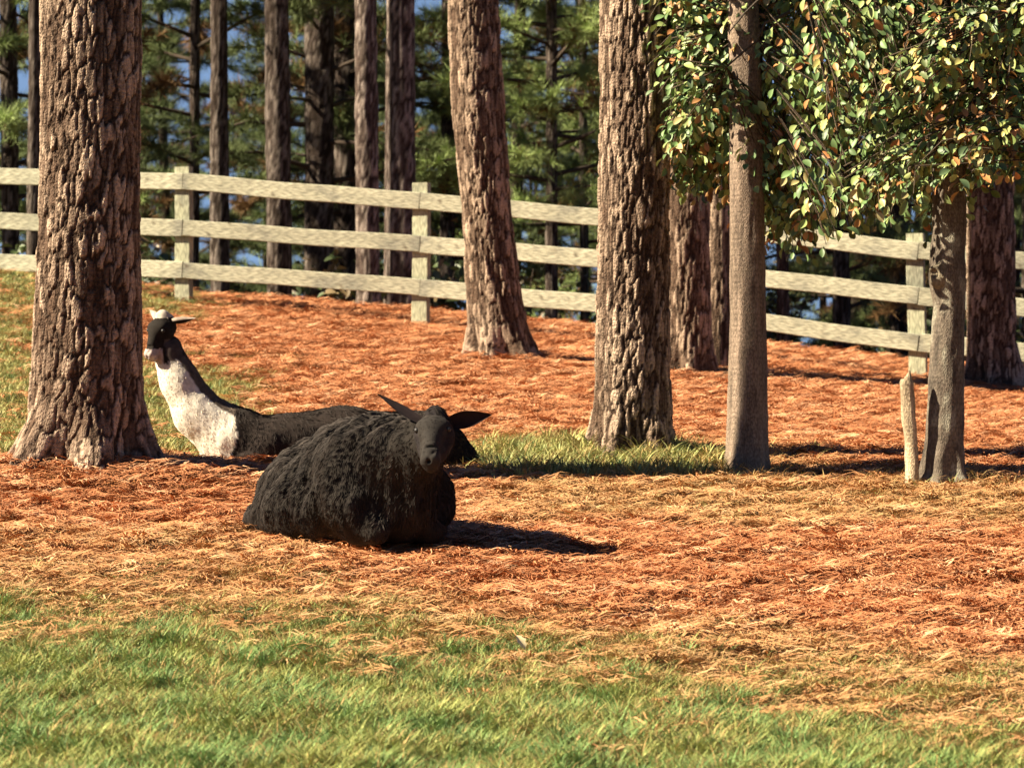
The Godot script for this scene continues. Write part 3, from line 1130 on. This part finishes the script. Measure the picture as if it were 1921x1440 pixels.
	for r in 40:
		var y := -0.15 + (tall + 0.15) * r / 39.0
		for k in 14:
			var th := TAU * k / 14.0
			var rad := 0.036 * (1.0 + 0.08 * sin(th * 2.0 + y * 4.0) + 0.2 * nf.get_noise_3d(cos(th) * 20.0, y * 60.0, sin(th) * 20.0)) * (1.0 - 0.45 * smooth(tall - 0.04, tall, y))
			sg.add(Vector3(cos(th) * rad - 0.03 * (y / tall) + 0.004 * sin(y * 9.0), y + (0.03 * cos(th) if r == 39 else 0.0), sin(th) * rad), lin(0.60, 0.48, 0.31) * (1.0 + 0.7 * nf.get_noise_3d(cos(th) * 20.0, y * 25.0, sin(th) * 20.0)))
	for r in 39:
		for k in 14:
			var a := r * 14 + k
			var b := r * 14 + (k + 1) % 14
			sg.tri(a, b, a + 14)
			sg.tri(b, b + 14, a + 14)
	var c := sg.add(Vector3(-0.03, tall + 0.008, 0), lin(0.45, 0.35, 0.22))
	for k in 14:
		sg.tri(39 * 14 + k, 39 * 14 + (k + 1) % 14, c)
	part("shaft", sg.mesh(M.smooth_bark), st)

# ------------------------------------------------------------------ trees
func pine(outline: Array, depth: float, label: String, step: float, around: int, sd: float, plate: float, tuft: Mesh) -> void:
	var mid: float = (outline[-1][1] + outline[-1][2]) * 0.5
	var base := foot(mid, depth)
	var root := thing("pine_tree", label, "tree", base)
	var keys := keys_from(outline, depth, base, 13.0)
	part("trunk", trunk_mesh(keys, rows_for(-0.35, EYE - base.y + 760.0 / LENS * depth + 0.5, step, 13.0), around, 0, sd, lin(0.52, 0.39, 0.28), plate), root)
	pine_crown(root, keys, 8.5, 13.0, 12, 2.4, 1.6, lin(0.06, 0.10, 0.03), tuft, 1.0)

func near_trees(tuft: Mesh) -> void:
	pine([[0, 76, 264], [300, 74, 263], [500, 66, 263], [640, 62, 266], [740, 58, 268], [800, 48, 272], [835, 36, 278], [865, 22, 288]], 14.3, "thick pine trunk with flaking pinkish bark and spreading roots, nearest on the left", 0.010, 230, 1.0, 0.52, tuft)
	pine([[0, 840, 936], [200, 847, 946], [400, 868, 958], [550, 876, 976], [620, 880, 990], [660, 880, 1002], [682, 874, 1020]], 23.0, "leaning pine trunk in front of the fence, behind the llamas", 0.015, 140, 2.3, 0.62, tuft)
	pine([[0, 1127, 1256], [400, 1122, 1257], [700, 1116, 1258], [800, 1113, 1262], [860, 1104, 1270]], 16.0, "upright pine trunk in the middle with long pale grass at its foot", 0.011, 180, 3.1, 0.55, tuft)
	pine([[0, 1240, 1326], [400, 1245, 1330], [620, 1250, 1334], [705, 1240, 1345]], 23.0, "pine trunk half hidden behind the upright middle pine", 0.02, 110, 4.7, 0.7, tuft)
	pine([[0, 1318, 1368], [500, 1322, 1372], [660, 1322, 1376], [700, 1316, 1384]], 24.0, "slender dark pine trunk just left of the smooth young tree", 0.025, 60, 5.2, 0.9, tuft)
	pine([[0, 1808, 1896], [450, 1818, 1903], [640, 1816, 1906], [700, 1812, 1916], [728, 1800, 1926]], 24.2, "pine trunk by the fence behind the oak, nearest the right edge", 0.018, 110, 6.4, 0.7, tuft)
	# the smooth young tree
	var depth := 15.42
	var base := foot(1400, depth)
	var root := thing("young_tree", "slim straight young tree with smooth grey-brown bark right of the middle pine", "tree", base)
	var keys := keys_from([[0, 1367, 1425], [400, 1370, 1434], [600, 1370, 1438], [760, 1366, 1440], [850, 1362, 1442], [895, 1354, 1447]], depth, base, 7.0)
	part("trunk", trunk_mesh(keys, rows_for(-0.3, 3.0, 0.02, 7.0), 56, 1, 2.0, lin(0.31, 0.235, 0.172)), root)
	var g := Geo.new()
	var places: Array = []
	var tints := PackedColorArray()
	for i in 14:
		var y := rnd(4.2, 6.9)
		var kk := key_at(keys, y)
		var az := i * 2.4
		var p := Vector3(kk[0], y, kk[1])
		var e := p + Vector3(cos(az), 0.5, sin(az)) * rnd(0.6, 1.3)
		tube(g, [p, p.lerp(e, 0.5), e], [0.02, 0.012, 0.004], lin(0.15, 0.12, 0.09), 5)
		for j in 26:
			places.append(Transform3D(along(Vector3(rnd(-1, 1), rnd(-1, 0.5), rnd(-1, 1)), Vector3(rnd(-1, 1), 1, rnd(-1, 1))), p.lerp(e, rnd(0.3, 1.0)) + Vector3(rnd(-0.2, 0.2), rnd(-0.2, 0.2), rnd(-0.2, 0.2))))
			tints.append(leaf_tint())
	part("branches", g.mesh(M.smooth_bark), root)
	many("leaves", broad_leaf(0.088, 0.026, 0.45, false), places, tints, root)

# ------------------------------------------------------------------ fence
func fence() -> void:
	# posts: picture column, depth, picture rows of top, three rail centres
	var posts: Array = [[-110, 28.0, 301, 328, 410, 488], [345, 27.2, 312, 340, 428, 506], [790, 26.6, 342, 378, 457, 540], [1240, 25.9, 378, 416, 497, 579], [1725, 25.2, 437, 471, 556, 643], [2220, 24.6, 486, 520, 605, 690]]
	var base := foot(960, 26.3)
	var root := thing("fence", "weathered three-rail wooden fence running across the top of the slope", "fence", base)
	var tone := lin(0.62, 0.605, 0.435)
	for i in posts.size():
		var p: Array = posts[i]
		var top := spot(p[0], p[2], p[1])
		var ground_y := land(top.x, p[1]) - 0.25
		var o := part("post", board(top.y - ground_y, 0.165, 0.10, 40 + i, true, tone * Color(0.96, 1.0, 0.94)), root)
		o.position = Vector3(top.x, ground_y, top.z - 0.045) - base
		o.rotation = Vector3(rnd(-0.012, 0.012), -0.3, rnd(-0.014, 0.014))
	for i in posts.size() - 1:
		for k in 3:
			var p: Array = posts[i]
			var q: Array = posts[i + 1]
			var a := spot(p[0], p[3 + k], p[1])
			var b := spot(q[0], q[3 + k], q[1])
			var along_rail := b - a
			var l := along_rail.length()
			var o := part("rail", board(l - 0.006, 0.168 + 0.006 * sin(i * 3.0 + k), 0.036, 60 + i * 5 + k, false, tone * rnd(0.92, 1.08)), root)
			var xx := along_rail.normalized()
			var zz := xx.cross(Vector3.UP).normalized()
			o.transform = Transform3D(Basis(xx, zz.cross(xx), zz), a + zz * (0.024 + 0.004 * ((i + k) % 2)) - base)

# ------------------------------------------------------------------ the wood behind the fence
func wood(tuft: Mesh) -> void:
	# [column, depth, width at the top, width low down, label, first bough height, boughs, lit tone]
	var rows: Array = [
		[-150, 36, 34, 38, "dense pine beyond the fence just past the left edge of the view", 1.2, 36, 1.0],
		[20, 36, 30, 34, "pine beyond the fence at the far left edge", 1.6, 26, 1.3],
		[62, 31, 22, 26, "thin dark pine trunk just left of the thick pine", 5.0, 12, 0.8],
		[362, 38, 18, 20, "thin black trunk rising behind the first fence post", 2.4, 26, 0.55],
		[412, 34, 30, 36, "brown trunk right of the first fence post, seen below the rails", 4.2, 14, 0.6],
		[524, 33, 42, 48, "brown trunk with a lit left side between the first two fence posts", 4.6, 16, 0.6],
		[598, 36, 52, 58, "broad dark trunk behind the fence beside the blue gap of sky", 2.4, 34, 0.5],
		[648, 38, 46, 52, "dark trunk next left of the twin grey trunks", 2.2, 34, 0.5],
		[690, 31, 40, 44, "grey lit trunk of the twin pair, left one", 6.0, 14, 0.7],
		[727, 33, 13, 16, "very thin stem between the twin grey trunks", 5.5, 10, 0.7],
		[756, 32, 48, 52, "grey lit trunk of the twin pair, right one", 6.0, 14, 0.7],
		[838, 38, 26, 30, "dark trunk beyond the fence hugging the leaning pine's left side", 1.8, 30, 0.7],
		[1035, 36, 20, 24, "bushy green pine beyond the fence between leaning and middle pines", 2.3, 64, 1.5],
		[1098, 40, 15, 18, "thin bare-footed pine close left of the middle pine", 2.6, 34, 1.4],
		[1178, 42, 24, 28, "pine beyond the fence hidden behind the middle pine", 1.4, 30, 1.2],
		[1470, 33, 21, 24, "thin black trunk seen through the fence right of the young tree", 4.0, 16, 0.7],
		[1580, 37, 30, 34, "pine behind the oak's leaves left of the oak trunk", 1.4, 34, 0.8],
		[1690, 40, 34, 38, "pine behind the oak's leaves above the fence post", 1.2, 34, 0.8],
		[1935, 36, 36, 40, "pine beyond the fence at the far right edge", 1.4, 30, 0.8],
	]
	var i := 0
	for r in rows:
		i += 1
		var base := foot(r[0], r[1])
		var root := thing("pine_tree", r[4], "tree", base)
		var per: float = r[1] / LENS
		var lean := rnd(-0.012, 0.012)
		var keys: Array = [[-0.4, 0.0, 0.0, r[3] * per * 0.60], [0.3, 0.0, 0.0, r[3] * per * 0.5], [5.5, lean * 5.0, 0.0, r[2] * per * 0.5], [11.0, lean * 11.0, 0.0, r[2] * per * 0.25]]
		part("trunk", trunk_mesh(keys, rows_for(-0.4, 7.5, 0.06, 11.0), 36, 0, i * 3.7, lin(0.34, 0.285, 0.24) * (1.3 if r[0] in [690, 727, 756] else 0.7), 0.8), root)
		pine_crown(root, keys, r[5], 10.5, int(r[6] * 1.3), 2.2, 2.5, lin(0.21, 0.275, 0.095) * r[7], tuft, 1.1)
	# the thicket farther back: trees nothing tells apart
	for k in 60:
		var d := 43.0 + 36.0 * (k / 60.0) + rnd(0, 3)
		var px := -220.0 + fmod(k * 617.0, 2380.0) + rnd(-60, 60)
		if absf(px - 462.0) < 42.0 or absf(px - 576.0) < 16.0 or absf(px - 1500.0) < 50.0 or absf(px - 22.0) < 50.0 or absf(px - 1050.0) < 45.0:
			continue
		var base := foot(px, d)
		var root := thing("pine_tree", "distant pine in the dim wood beyond the fence", "tree", base, 0.0, "distant pines of the wood")
		var rad := rnd(0.11, 0.2)
		var keys: Array = [[-0.4, 0.0, 0.0, rad * 1.2], [0.5, 0.0, 0.0, rad], [13.0, rnd(-0.4, 0.4), 0.0, rad * 0.3]]
		part("trunk", trunk_mesh(keys, rows_for(-0.4, 2.0, 0.3, 13.0), 12, 0, k * 1.3, lin(0.11, 0.085, 0.068), 1.6), root)
		pine_crown(root, keys, 2.2, 12.5, 38, 2.5, 1.9, lin(0.15, 0.20, 0.075) * rnd(0.5, 1.4), tuft, 1.6)
	# shrubs under the trees, seen between the rails
	var small := broad_leaf(0.11, 0.035, 0.4, false)
	for k in 30:
		var px := -60.0 + k * 71.0 + rnd(-25, 25)
		if absf(px - 1500.0) < 60.0 or absf(px - 455.0) < 55.0 or absf(px - 1035.0) < 40.0:
			continue
		var d := rnd(33.0, 46.0)
		var base := foot(px, d)
		var root := thing("shrub", "low dark shrub in the shade beyond the fence", "shrub", base, 0.0, "shrubs beyond the fence")
		var tall := spot(px, rnd(420, 560), d).y - base.y
		var g := Geo.new()
		var places: Array = []
		var tints := PackedColorArray()
		for j in 12:
			var az := j * 2.4
			var e := Vector3(cos(az) * rnd(0.3, 1.0), tall * rnd(0.5, 1.0), sin(az) * rnd(0.3, 0.9))
			tube(g, [Vector3(0, -0.1, 0), e * 0.5, e], [0.025, 0.014, 0.005], lin(0.14, 0.11, 0.08), 4)
			for q in 42:
				places.append(Transform3D(along(Vector3(rnd(-1, 1), rnd(-0.8, 0.8), rnd(-1, 1)), Vector3(rnd(-1, 1), 1, rnd(-1, 1))).scaled(Vector3.ONE * rnd(0.8, 1.6)), e * rnd(0.35, 1.05) + Vector3(rnd(-0.3, 0.3), rnd(-0.3, 0.3), rnd(-0.3, 0.3))))
				tints.append((lin(0.06, 0.085, 0.03) if rng.randf() < 0.7 else lin(0.16, 0.12, 0.06)) * rnd(0.7, 1.3))
		part("stems", g.mesh(M.smooth_bark), root)
		many("leaves", small, places, tints, root)

# ------------------------------------------------------------------ small things on the ground
func small_things() -> void:
	var leaf := broad_leaf(0.10, 0.034, 0.5, true)
	var spots: Array = [[985, 1232, lin(0.62, 0.52, 0.30), "pale dry leaf standing in the near grass", 0.9], [727, 1187, lin(0.62, 0.30, 0.07), "yellow-orange fallen leaf where straw meets grass", 0.6], [1000, 1285, lin(0.50, 0.40, 0.20), "tan curled leaf lying in the grass below the pale leaf", 0.3], [1175, 800, lin(0.6, 0.35, 0.12), "fallen leaf", 0.4]]
	for i in 3:
		var s: Array = spots[i]
		var d := 8.0
		while spot(s[0], s[1], d).y > land(spot(s[0], s[1], d).x, d):
			d += 0.02
		var p := foot(s[0], d, 0.035)
		var o := MeshInstance3D.new()
		o.name = numbered("fallen_leaf")
		o.mesh = leaf
		var m: StandardMaterial3D = M.leaf.duplicate()
		m.albedo_color = s[2].linear_to_srgb()
		o.material_override = m
		add_child(o, true)
		o.transform = Transform3D(Basis.from_euler(Vector3(-1.2 + s[4], 0.5 + i, 0.3)).scaled(Vector3.ONE * 0.6), p - Vector3(0, 0.012, 0))
		tag(o, s[3], "leaf")
	var sticks: Array = [[165, 10.75, 0.46, 0.1, "thin dark fallen stick in the straw, leftmost and longest of three"], [1385, 10.2, 0.22, -0.25, "short dark fallen stick where straw meets grass, in line with the young tree"], [1720, 10.9, 0.3, 0.2, "crooked fallen stick on the straw in front of the short stake"]]
	for q in sticks:
		var at := foot(q[0], q[1], 0.012)
		var sg := Geo.new()
		var line: Array = []
		var fat: Array = []
		for k in 8:
			var u: float = (k / 7.0 - 0.5) * q[2]
			line.append(Vector3(u, 0.008 * sin(k * 1.9), 0.012 * sin(k * 1.3 + q[2] * 9.0)))
			fat.append(0.007 - 0.0006 * k)
		tube(sg, line, fat, lin(0.09, 0.065, 0.05), 6)
		tube(sg, [line[4], line[4] + Vector3(0.05, 0.02, 0.03), line[4] + Vector3(0.09, 0.022, 0.035)], [0.004, 0.003, 0.002], lin(0.09, 0.065, 0.05), 5)
		var so := part(numbered("fallen_stick"), sg.mesh(M.smooth_bark), self)
		so.position = at
		so.rotation.y = q[3]
		tag(so, q[4], "stick")
	var wp := foot(460, 10.2)
	var weed := thing("weed", "small dark broad-leaved weed in the straw in front of the black llama", "weed", wp)
	var g := Geo.new()
	tube(g, [Vector3(0, -0.02, 0), Vector3(0.005, 0.04, 0), Vector3(0.0, 0.09, 0.01)], [0.003, 0.0025, 0.002], lin(0.1, 0.13, 0.04), 5)
	part("stem", g.mesh(M.blade), weed)
	var wl := broad_leaf(0.05, 0.014, 0.4, false)
	for i in 7:
		var o := part("leaf", wl, weed)
		var m: StandardMaterial3D = M.leaf.duplicate()
		m.albedo_color = (lin(0.05, 0.09, 0.03) if i % 3 else lin(0.12, 0.16, 0.05)).linear_to_srgb()
		o.material_override = m
		o.transform = Transform3D(along(Vector3(cos(i * 2.4), 0.35, sin(i * 2.4)), Vector3.UP), Vector3(0, 0.015 + 0.011 * i, 0))

func _ready() -> void:
	# camera
	var cam := Camera3D.new()
	cam.name = "camera"
	var shot := CameraAttributesPhysical.new()
	var fov := 2.0 * atan(720.0 / LENS)
	shot.frustum_focal_length = 35.0 / (2.0 * tan(fov / 2.0))
	shot.frustum_focus_distance = 12.8
	shot.frustum_near = 0.1
	shot.frustum_far = 2000.0
	shot.exposure_aperture = 7.0
	cam.attributes = shot
	cam.fov = rad_to_deg(fov)
	cam.near = 0.1
	cam.far = 2000.0
	add_child(cam)
	cam.position = Vector3(0, EYE, 0)
	cam.rotation.x = atan(40.0 / LENS)
	# sky
	var env := Environment.new()
	env.background_mode = Environment.BG_SKY
	var sky := ProceduralSkyMaterial.new()
	sky.sky_top_color = Color(0.12, 0.25, 0.52)
	sky.sky_horizon_color = Color(0.67, 0.82, 1.0)
	sky.ground_horizon_color = Color(0.45, 0.45, 0.42)
	sky.ground_bottom_color = Color(0.25, 0.22, 0.18)
	sky.sky_curve = 0.2
	sky.sky_energy_multiplier = 1.0
	env.background_energy_multiplier = 0.23
	env.sky = Sky.new()
	env.sky.sky_material = sky
	env.tonemap_mode = Environment.TONE_MAPPER_LINEAR
	env.tonemap_exposure = 3.6
	env.sdfgi_enabled = true
	env.ssao_enabled = true
	env.ssil_enabled = true
	var we := WorldEnvironment.new()
	we.name = "environment"
	we.environment = env
	add_child(we)
	# sun, from the left and a little behind the photographer
	var sun := DirectionalLight3D.new()
	sun.name = "sun"
	sun.light_color = Color(1.0, 0.93, 0.82)
	sun.light_energy = 1.6
	sun.light_angular_distance = 0.5
	sun.shadow_enabled = true
	add_child(sun)
	var el := deg_to_rad(37.0)
	var az := deg_to_rad(12.0)
	var towards := Vector3(-cos(el) * cos(az), sin(el), cos(el) * sin(az))
	sun.basis = Basis.looking_at(-towards, Vector3.UP)

	rng.seed = 20
	nz.seed = 4
	nz.frequency = 0.02
	nz.fractal_octaves = 3
	nf.seed = 8
	nf.frequency = 0.1
	nf.fractal_octaves = 2
	for c in [cell_edge, cell_tone]:
		c.seed = 12
		c.noise_type = FastNoiseLite.TYPE_CELLULAR
		c.frequency = 0.12
		c.fractal_type = FastNoiseLite.FRACTAL_NONE
		c.cellular_jitter = 0.9
	cell_edge.cellular_return_type = FastNoiseLite.RETURN_DISTANCE2_SUB
	cell_tone.cellular_return_type = FastNoiseLite.RETURN_CELL_VALUE
	make_materials()
	var big := (165.0 - 960.5) / LENS * 14.3
	mounds = [[1.33, 15.2, -0.03, 0.5, 0.3], [big, 14.2, 0.16, 0.75, 0.6], [-1.0, 15.45, -0.12, 0.85, 0.42], [-1.15, 14.75, 0.05, 0.8, 0.25], [-0.04, 23.0, 0.05, 0.6, 0.6], [0.74, 16.0, 0.03, 0.5, 0.5], [4.2, 24.2, 0.06, 0.7, 0.7]]
	ground()
	var tuft := needle_tuft(34, 0.155, 0.0075, 1.05)
	fence()
	near_trees(tuft)
	wood(tuft)
	black_llama()
	pied_llama()
	oak()
	small_things()
	ground_cover()
